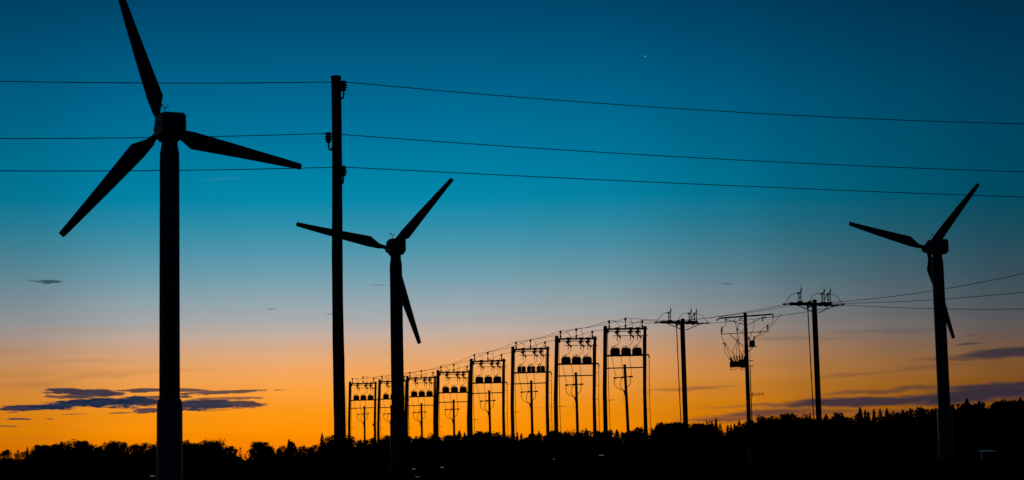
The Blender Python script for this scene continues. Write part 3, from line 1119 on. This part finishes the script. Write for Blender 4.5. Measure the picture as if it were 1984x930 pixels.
for pts in ([(1401, 663.5), (1407, 674), (1414.5, 690.5)], [(1405, 665.5), (1413, 677), (1424.8, 688)], [(1402.5, 666), (1403.5, 680), (1407, 687), (1412.2, 692)],
            [(1395.5, 638), (1396.2, 646), (1399.5, 656), (1404.8, 665.5)],
            [(1427, 645), (1427, 660), (1426, 688)], [(1428.6, 645), (1430.3, 660), (1432, 687)], [(1427.6, 659), (1421, 675), (1419, 686), (1420.5, 689)],
            [(1428.3, 659), (1432, 678), (1438, 687)], [(1443, 674), (1435, 686), (1426, 696)], [(1442, 677), (1440.5, 685), (1437, 691)],
            [(1427.6, 634.5), (1430, 629), (1440, 622)], [(1427.2, 634.5), (1424.5, 628), (1422, 622), (1417.5, 620.8)], [(1422.5, 616), (1422.8, 624), (1427, 634)],
            [(1403.8, 622), (1405, 628), (1402, 631), (1399, 632)], [(1397.3, 633), (1396, 640), (1395.6, 645)],
            [(1496.8, 617), (1497, 624), (1493, 629), (1489, 630.5)], [(1513, 611), (1503, 624), (1490, 638.5)], [(1485, 633.5), (1478, 638), (1471, 646), (1462, 656)],
            [(1483, 645), (1476, 649.5), (1468, 652.5)], [(1458.8, 621.5), (1460.5, 627), (1457.5, 640), (1452, 655)], [(1430.2, 638.5), (1436, 645), (1441, 650)], [(1436.5, 645), (1438.2, 639), (1440.5, 637.5)],
            [(1416, 711), (1415, 715.5), (1423, 715.2), (1430.5, 712)], [(1433, 711), (1435, 715.5), (1440, 715.5), (1444, 713.5)]):
    MB().tube(curve([r2(a, b, -.22) for a, b in pts], 6), .016, 5).build('jumper', M_CABLE, rp)
for px, y in ((1401, 663.8), (1404.8, 665.5), (1428, 659.2), (1472, 646)):
    MB().box(r2(px, y, -.22), (.10, .07, .11), bev=.02).build('clamp', M_STEEL, rp)
m = MB()
m.tube([r2(1453.5, 684, -.05), r2(1453.6, 712, -.05)], .012, 5)
m.tube([r2(1453.8, 711, -.05), r2(1454.6, 740, -.05), (r2(1455, 740).x, -.05, 0)], .032, 6)
m.build('conduit', M_CABLE, rp)
an = MB()
an.beam(r2(1446, 765, -.1), r2(1480.5, 764.6, -.1), .035, .035)
an.beam(r2(1457.8, 760, -.1), r2(1457.8, 770, -.1), .04, .04)
ant = an.build('antenna', M_STEEL, rp)
for j, px in enumerate((1461, 1467, 1471.5, 1476, 1480)):
    h = (4.5, 4.6, 4.2, 4.0, 3.8)[j]
    MB().tube([r2(px, 765 - h, -.12), r2(px, 765 + h, -.12)], .014, 5).build('antenna_element', M_STEEL, ant)
gm = MB()
zg0, zg1 = pt(1455, 901, D2).z, pt(1455, 869.5, D2).z
gm.lathe([(.10, 0), (.105, .02), (.105, (zg1 - zg0) - .02), (.08, zg1 - zg0)], (-.03, -.12, max(zg0, .35)), n=14)
tag(gm.build('cable_guard', M_GUARD, rp), 'pale plastic cable guard low on the pole')

# ------------------------------------------------------------------ conductors
PH = ['left', 'middle', 'right']


def world3(o, v):
    return Matrix.Translation(o.location) @ Matrix.Rotation(o.rotation_euler.z, 4, 'Z') @ v


T_END = [(1513.5, 588.0), (1566, 584.5), (1638.5, 593.3)]
for k in range(3):
    pts = []
    for i in range(len(FRAMES) - 1, -1, -1):
        a = fpt(FRAMES[i], INS_L[k])
        b = fpt(FRAMES[i - 1], INS_L[k]) if i > 0 else world3(sp1, conv3_level(*T_END[k], -.1))
        sp_ = sagged(a, b, .16 if i > 0 else .05, 10)
        pts += sp_ if not pts else sp_[1:]
    w = MB().tube(pts, .016, 5).build('overhead_wire', M_CABLE)
    tag(w, ['left conductor strung over the tops of all transformer frames', 'middle conductor on the tallest pins of all transformer frames', 'right conductor strung over the tops of all transformer frames'][k], 'wire', 'wires over the frames')
    a, b = world3(sp1, conv3_level(*T_END[k], -.1)), world3(sp3, conv3_level(*T_END[k], -.1))
    w = MB().tube(sagged(a, b, .16, 14), .016, 5).build('overhead_wire', M_CABLE)
    tag(w, ['left wire between the two T-shaped poles passing over the antenna pole', 'middle wire between the two T-shaped poles', 'right wire between the two T-shaped poles'][k], 'wire', 'wires between the T-shaped poles')
    e = [(1984, 530, 92), (1984, 566, 97), (1984, 598.5, 103)][k]
    b = pt(*e)
    a2 = world3(sp3, conv3_level(*[(1606, 587.0), (1596, 588.5), (1638.5, 593.3)][k], -.1))
    # carry the same curve on past the edge of the picture
    dirv = b - a2
    b2_ = a2 + dirv * 2.2 + Vector((0, 0, [2.3, 1.6, 1.1][k]))
    tt = 1 / 2.2
    lin_z = a2.z + (b2_.z - a2.z) * tt
    sag = (lin_z - b.z) / (4 * tt * (1 - tt))
    w = MB().tube(sagged(a2, b2_, sag, 40), .016, 5).build('overhead_wire', M_CABLE)
    tag(w, ['highest of three wires running right from the last T-shaped pole', 'middle of three wires running right from the last T-shaped pole', 'lowest of three wires running right from the last T-shaped pole'][k], 'wire', 'wires running off to the right')

# stay wires at the left end of the row
f1 = FRAMES[-1]
top = fpt(f1, q(1171, 640))
gw = MB()
gp = sagged(top + Vector((-.15, -.1, 0)), pt(676, 905, 219), .0, 4)
a = fpt(f1, q(1158, 646, -.2))
bpt = Vector((fpt(f1, q(1166, 800)).x, f1.location.y - .6, 0.0))
gw.tube([a, bpt], .014, 5)
tag(gw.build('stay_wire', M_CABLE), 'thin stay wire left of the leftmost transformer frame', 'wire')
gw = MB()
a, b = pt(727.5, 790, 223), pt(720.5, 905, 219)
b = a + (b - a) * ((a.z - 0.0) / (a.z - b.z))
gw.tube([a, b], .012, 5)
so = gw.build('stay_wire', M_CABLE)
im = MB()
c = pt(724.2, 823, 222.2)
im.lathe([(.05, -.16), (.13, -.12), (.13, -.02), (.08, 0), (.13, .03), (.13, .12), (.05, .16)], c, n=10)
im.build('egg_insulator', M_PORC, so)
tag(so, 'thin stay wire with a dark egg insulator inside the leftmost transformer frame', 'wire')

# ------------------------------------------------------------------ small cabinets in the grass
def cabinet(px, py, dist, w, d, h, label, rz=0.0):
    c = pt(px, py, dist)
    root = empty('cable_cabinet', (c.x, c.y, 0), rz)
    tag(root, label, 'cabinet', 'small cable cabinets in the grass')
    h = c.z
    m = MB()
    m.box((0, 0, h / 2 - .03), (w * .84, d * .84, h - .06), bev=.02)
    body = m.build('cabinet_body', M_TANK, root)
    m = MB()
    t = .03
    d = d * 2.6
    SL = d * math.tan(R(2.8))
    m.add([(-w / 2, -d / 2, h - SL), (w / 2, -d / 2, h - SL), (w / 2, d / 2, h), (-w / 2, d / 2, h),
           (-w / 2, -d / 2, h - SL - t), (w / 2, -d / 2, h - SL - t), (w / 2, d / 2, h - t), (-w / 2, d / 2, h - t)],
          [(0, 1, 2, 3), (7, 6, 5, 4), (0, 4, 5, 1), (1, 5, 6, 2), (2, 6, 7, 3), (3, 7, 4, 0)])
    m.build('lid', M_LID, root)
    m = MB()
    d = d / 2.6
    m.box((0, -d * .42 - .008, h * .45), (w * .7, .014, h * .62))
    dr = m.build('door', M_TANK, body)
    MB().box((w * .25, -d * .42 - .025, h * .5), (.03, .03, .12)).build('handle', M_STEEL, dr)
    return root


cabinet(295, 921.5, 152, .36, .36, 1, 'small pale-topped cabinet left of the largest turbine base', R(8))
cabinet(801.5, 908, 185, .36, .3, 1, 'pale-topped cabinet below the gap right of the middle turbine')
cabinet(809, 923.5, 140, .34, .2, .6, 'lowest pale-topped cabinet near the bottom edge, right of the middle turbine')
cabinet(856.5, 905, 176, .32, .3, 1, 'pale-topped cabinet under the fifth transformer frame from the right')
cabinet(1074.5, 889, 160, .34, .3, 1, 'pale-topped cabinet under the second transformer frame from the right')
cabinet(1165, 881.5, 150, .36, .3, 1, 'pale-topped cabinet left of the nearest transformer frame', R(-6))
cabinet(1912, 872.5, 230, 1.6, 1.1, 1, 'wide low cabinet with flat pale roof right of the right turbine')

# ------------------------------------------------------------------ trees
rnd = random.Random(11)


def leaf(mb, c, s, r):
    n = Vector((r.gauss(0, 1), r.gauss(0, 1), r.gauss(0, 1))).normalized()
    a = n.orthogonal().normalized()
    a = (Matrix.Rotation(r.uniform(0, 6.28), 3, n) @ a)
    b = n.cross(a)
    c = Vector(c)
    w = s * r.uniform(.6, 1.2)
    h = s * r.uniform(.4, .8)
    mb.add([c - a * w, c + b * h, c + a * w, c - b * h], [(0, 1, 2, 3)])


def leafy(seed, width, lobes, n, size, top=1.0, low=.12, open_=0.0):
    """crown of a broadleaved tree, unit height, plus a trunk with limbs"""
    r = random.Random(seed)
    cr = MB()
    L = [(Vector((0, 0, .58)), width * .40, .34)]
    for i in range(lobes):
        a = r.uniform(0, 6.28)
        z = r.uniform(.32, .90)
        env = math.sin(math.pi * min(1, max(.05, (z - low) / (1.06 - low)))) ** .6
        d = env * width * r.uniform(.18, .40)
        rr = width * r.uniform(.10, .19)
        L.append((Vector((math.cos(a) * d, math.sin(a) * d, min(z, top - rr * .9))), rr, rr * r.uniform(.8, 1.15)))
    tops = max(p[0].z + p[2] for p in L)
    k = top / tops
    for i in range(n):
        if r.random() < .35 * (1 - open_):
            c, rx, rz = L[0]
        else:
            c, rx, rz = L[r.randrange(len(L) if lobes else 1)]
        v = Vector((r.gauss(0, 1), r.gauss(0, 1), r.gauss(0, 1))).normalized() * (r.random() ** (.4))
        p = c + Vector((v.x * rx, v.y * rx, v.z * rz))
        p.z *= k
        leaf(cr, p, size * r.uniform(.6, 1.35), r)
    tr = MB()
    tr.tube([(0, 0, -.03), (.004, 0, .2), (0, .004, .5), (0, 0, .8)], [.022, .017, .011, .004], 7)
    for (c, rx, rz) in L[1:]:
        z0 = min(.65, max(.18, c.z * k - .22))
        tr.tube([(0, 0, z0), (c.x * .5, c.y * .5, (z0 + c.z * k) / 2 - .02), (c.x, c.y, c.z * k)], [.008, .006, .002], 5)
    return cr.mesh('crown', M_LEAF), tr.mesh('trunk', M_BARK)


def spruce(seed, width, tiers, n=2300, base=.05):
    r = random.Random(seed)
    cr = MB()
    lop = [r.uniform(.75, 1.15) for _ in range(tiers + 1)]
    for i in range(n):
        z = base + (1 - base) * (1 - r.random() ** .62) if i % 3 else r.uniform(base, .98)
        t = (1 - z) ** .9 * tiers
        k = int(t)
        saw = .58 + .42 * (t - k)
        rad = (width * .5 * (1 - z) ** .82 * saw * lop[k] + .006)
        a = r.uniform(0, 6.28)
        d = rad * r.random() ** .45
        leaf(cr, (math.cos(a) * d, math.sin(a) * d, z - .12 * d), 0.017 + .016 * (1 - z) ** .7 * r.uniform(.7, 1.4), r)
    cr.tube([(0, 0, .93), (0, 0, 1.0)], [.007, .002], 5)
    tr = MB()
    tr.tube([(0, 0, -.03), (0, 0, .3), (0, 0, .95)], [.018, .013, .003], 7)
    for i in range(10):
        a, z = r.uniform(0, 6.28), r.uniform(.08, .7)
        ln = width * .4 * (1 - z)
        tr.tube([(0, 0, z), (math.cos(a) * ln, math.sin(a) * ln, z - .1 * ln)], [.005, .002], 4)
    return cr.mesh('crown', M_NEEDLE), tr.mesh('trunk', M_BARK)


LEAFY = [leafy(1, .80, 16, 2900, .030), leafy(2, .70, 13, 2500, .030), leafy(3, .92, 18, 3100, .030), leafy(4, .62, 12, 2200, .031),
         leafy(5, .75, 10, 2000, .031, open_=.4), leafy(6, .85, 20, 2900, .029, open_=.3)]
DOME = [leafy(21, 1.1, 26, 3600, .026), leafy(22, 1.0, 24, 3400, .026)]
SPARSE = [leafy(31, .45, 8, 420, .026, open_=.8), leafy(32, .5, 9, 520, .026, open_=.7)]
OVAL = [leafy(41, .52, 14, 2000, .026), leafy(42, .58, 14, 2000, .026)]
SPRUCE = [spruce(51, .56, 10), spruce(52, .48, 9), spruce(53, .64, 11), spruce(54, .46, 8), spruce(55, .54, 7, 1700)]
KINDS = {'l': LEAFY, 'd': DOME, 't': SPARSE, 'o': OVAL, 's': SPRUCE}
DIST = [(-300, 730), (600, 680), (700, 610), (1250, 560), (1450, 480), (1600, 420), (1830, 345), (2300, 320)]


def interp(tab, x):
    if x <= tab[0][0]:
        return tab[0][1]
    for (x0, y0), (x1, y1) in zip(tab, tab[1:]):
        if x <= x1:
            return y0 + (y1 - y0) * (x - x0) / (x1 - x0)
    return tab[-1][1]


# photo x and top y of every treetop on the skyline, kind, optional width
TREES = [(-12, 868, 'l'), (5, 872, 'l'), (16, 870, 'l'), (34, 870, 't'), (41, 874, 'l'), (53, 865, 's'), (62, 870, 'l'), (71, 866, 'l'), (78, 861, 'l'), (90, 860, 'l'),
         (101, 859, 'l'), (113, 859, 'l'), (123, 855, 'l'), (144, 848, 'd'), (158, 853, 'l'), (169, 859, 'l'), (180, 859, 'l'), (190, 863, 'l'), (207, 856, 'l'),
         (218, 852, 'l'), (227, 854, 'l'), (241, 855, 'l'), (254, 862, 'l'), (265, 859, 'l'), (276, 857, 'o'), (296, 854, 'd'), (316, 858, 'l'), (336, 857, 'l'), (356, 851, 'l'),
         (363, 856, 'l'), (372, 859, 'l'), (381, 857, 'l'), (398, 851, 'd'), (410, 847, 'd'), (422, 848, 'd'), (438, 863, 'l'), (451, 863, 'o'), (465, 865, 't'),
         (477, 872, 't'), (488, 869, 'l'), (500, 854, 'l'), (509, 855, 'l'), (517, 862, 'l'), (525, 863, 'o'), (537, 870, 'l'), (547, 862, 'l'), (560, 850, 's'), (565, 854, 'l'),
         (574, 866, 'l'), (584, 862, 'l'), (595, 865, 'l'), (610, 860, 'l'), (624, 838, 's'), (639, 841, 'l'), (652, 846, 'l'), (668, 842, 'l'),
         (694, 851, 'l'), (703, 851, 'l'), (717, 847, 'l'), (724, 848, 't'), (735, 849, 'l'), (746, 847, 'l'), (754, 842, 'l'), (770, 843, 'l'), (787, 843, 'l'), (801, 844, 'l'), (811, 842, 't'),
         (820, 842, 'l'), (831, 845, 'l'), (841, 838, 'l'), (858, 843, 'l'), (870, 842, 'l'), (881, 841, 'l'), (890, 833, 's'), (900, 837, 's'), (913, 838, 'l'), (927, 834, 'l'), (939, 835, 'l'),
         (949, 838, 'l'), (959, 835, 'l'), (968, 840, 'l'), (979, 843, 'l'), (990, 840, 'l'), (1002, 837, 's'), (1010, 839, 's'), (1022, 842, 'l'), (1037, 839, 'l'), (1044, 834, 's'), (1053, 842, 'l'),
         (1064, 840, 'l'), (1075, 832, 'o'), (1087, 833, 'l'), (1097, 840, 'l'), (1106, 830, 'd'), (1118, 837, 'l'), (1128, 832, 'l'), (1136, 828, 's'), (1146, 832, 'l'), (1162, 833, 'l'), (1173, 834, 'l'), (1184, 831, 'l'),
         (1195, 831, 's'), (1210, 836, 'l'), (1224, 832, 'l'), (1237, 825, 'l'), (1248, 827, 't'), (1263, 828, 's'), (1279, 817, 'l'), (1291, 816, 'd'), (1303, 818, 'l'), (1314, 817, 'l'), (1323, 819, 'l'),
         (1343, 823, 'l'), (1351, 819, 'l'), (1360, 815, 'l'), (1370, 819, 'l'), (1379, 814, 's'), (1387, 809, 's'), (1395, 819, 's'), (1410, 823, 's'), (1416, 822, 's'), (1423, 820, 's'), (1432, 813, 's'),
         (1442, 815, 'l'), (1455, 812, 'l'), (1469, 806, 'l'), (1485, 803, 'l'), (1495, 803, 'l'), (1505, 809, 'l'), (1514, 800, 'o'), (1531, 799, 'o'), (1541, 807, 'l'), (1551, 805, 'l'),
         (1561, 802, 'l'), (1569, 800, 's'), (1579, 811, 'l'), (1590, 806, 'l'), (1600, 801, 's'), (1614, 802, 'l'), (1622, 798, 'l'), (1632, 800, 's'), (1646, 805, 'l'), (1657, 800, 'l'), (1666, 788, 's'),
         (1676, 793, 's'), (1682, 796, 's'), (1693, 792, 's'), (1705, 791, 's'), (1718, 790, 's'), (1730, 797, 'l'), (1741, 796, 'l'), (1749, 792, 's'), (1757, 795, 's'), (1764, 791, 's'), (1773, 791, 'l'),
         (1784, 794, 's'), (1797, 787, 'l'), (1806, 791, 's'), (1813, 789, 's'), (1828, 789, 'l'), (1844, 783, 's'), (1857, 781, 'l'), (1873, 771, 's'), (1884, 779, 'l'), (1897, 775, 's'), (1904, 777, 's'), (1914, 782, 'l'),
         (1928, 776, 'o'), (1940, 779, 'l'), (1952, 774, 'l'), (1964, 772, 'l'), (1977, 769, 's'), (1990, 773, 'l'), (2006, 771, 'l')]
SPECIAL = {144: 'broad rounded leafy tree, highest left of the largest turbine', 53: 'small pointed spruce near the left edge of the tree line',
           410: 'big dome-shaped tree right of the largest turbine base', 624: 'tall ragged spruce just left of the foreground pole',
           560: 'dark pointed tree midway between the dome-shaped tree and the tall spruce', 1387: 'tallest spruce between the first T-shaped pole and the antenna pole',
           1514: 'oval tree standing clear, the left one of two near the last T-shaped pole', 1531: 'oval tree standing clear, the right one of two near the last T-shaped pole',
           1666: 'slender spruce rising highest right of the last T-shaped pole', 1873: 'tall spruce rising highest right of the right wind turbine',
           1106: 'round-topped tree showing between the poles of the second frame from right', 890: 'pointed spruce showing inside the fourth transformer frame from the right',
           1291: 'broad leafy tree left of the first T-shaped pole', 296: 'rounded leafy tree directly left of the largest turbine base'}
MARKS = [(-99, 'from the left edge of the picture'), (53, 'right of the small pointed spruce at the left'), (144, 'right of the broad rounded tree at the left'), (199, 'right of the notch left of the largest turbine'),
         (326, 'right of the largest turbine base'), (422, 'right of the big dome-shaped tree'), (470, 'right of the gap beyond the dome'), (560, 'right of the dark pointed tree'), (624, 'right of the tall ragged spruce'),
         (655, 'right of the foreground pole'), (733, 'right of the leftmost transformer frame'), (768, 'right of the middle turbine'), (845, 'right of the third frame from the left'), (914, 'inside the fourth frame from right'),
         (996, 'inside the third frame from right'), (1079, 'inside the second frame from right'), (1174, 'inside the nearest frame'), (1256, 'right of the nearest transformer frame'),
         (1328, 'right of the first T-shaped pole'), (1387, 'right of the tallest spruce by the antenna pole'), (1449, 'right of the antenna pole'), (1531, 'right of the pair of clear oval trees'), (1588, 'right of the last T-shaped pole'),
         (1666, 'right of the slender high spruce'), (1741, 'right of the dip before the right turbine'), (1825, 'right of the right turbine'), (1873, 'right of the tall spruce at the far right'), (1928, 'right of the oval tree at the far right')]
NTH = ['first', 'second', 'third', 'fourth', 'fifth', 'sixth', 'seventh', 'eighth', 'ninth', 'tenth', 'eleventh', 'twelfth']
WORD = {'l': ('leafy_tree', 'leafy tree'), 'd': ('broad_tree', 'broad leafy tree'), 't': ('sparse_tree', 'thin sparse tree'), 'o': ('oval_tree', 'narrow oval tree'), 's': ('spruce_tree', 'pointed spruce')}
COUNT = {}
for i, (px, py, kd) in enumerate(TREES):
    D = interp(DIST, px) + rnd.uniform(-9, 9)
    c = pt(px, py, D)
    H = c.z
    crown, trunk = KINDS[kd][rnd.randrange(len(KINDS[kd]))]
    nm, ph = WORD[kd]
    root = empty(nm, (c.x, c.y, 0), rnd.uniform(0, 6.28))
    ws = {'l': 1.0, 'd': 1.0, 't': 1.0, 'o': 1.0, 's': 1.0}[kd] * rnd.uniform(.78, 1.08)
    root.scale = (H * ws, H * ws, H)
    link('crown', crown, root)
    link('trunk', trunk, root)
    mark = [m_ for m_ in MARKS if m_[0] < px][-1][1]
    COUNT[mark] = COUNT.get(mark, 0) + 1
    lab = SPECIAL.get(px) or '%s, %s treetop %s' % (ph, NTH[COUNT[mark] - 1], mark)
    tag(root, lab, 'tree', 'trees along the skyline')

# undergrowth and inner wood: one uncountable mass below the treetops
GAPS = [(28, 886), (199, 874), (284, 868), (444, 878), (471, 888), (532, 880), (686, 866), (1335, 838), (1401, 832)]
prof = sorted([(t[0], t[1] + (19 if t[0] < 660 else 14) + 3 * (t[2] in 'st')) for t in TREES] + GAPS)
um = MB()
ru = random.Random(5)
x = -330.0
N = 60000
for i in range(N):
    px = ru.uniform(-330, 2320)
    y = max(interp(prof, px - 4), interp(prof, px), interp(prof, px + 4))
    D = interp(DIST, px) + ru.uniform(2, 40)
    ht = pt(px, y, D).z
    z = ht * (1 - ru.random() ** 1.05 * .99)
    b = pt(px, 800, D)
    s = ru.uniform(.45, .8) * (D / 550) * (.62 if z > ht * .8 else 1.0 if z > ht * .6 else 1.7)
    leaf(um, (b.x, b.y, z), s, ru)
tag(um.build('woodland_undergrowth', M_LEAF), 'dense dark undergrowth filling the wood below the treetops', 'undergrowth', kind='stuff')
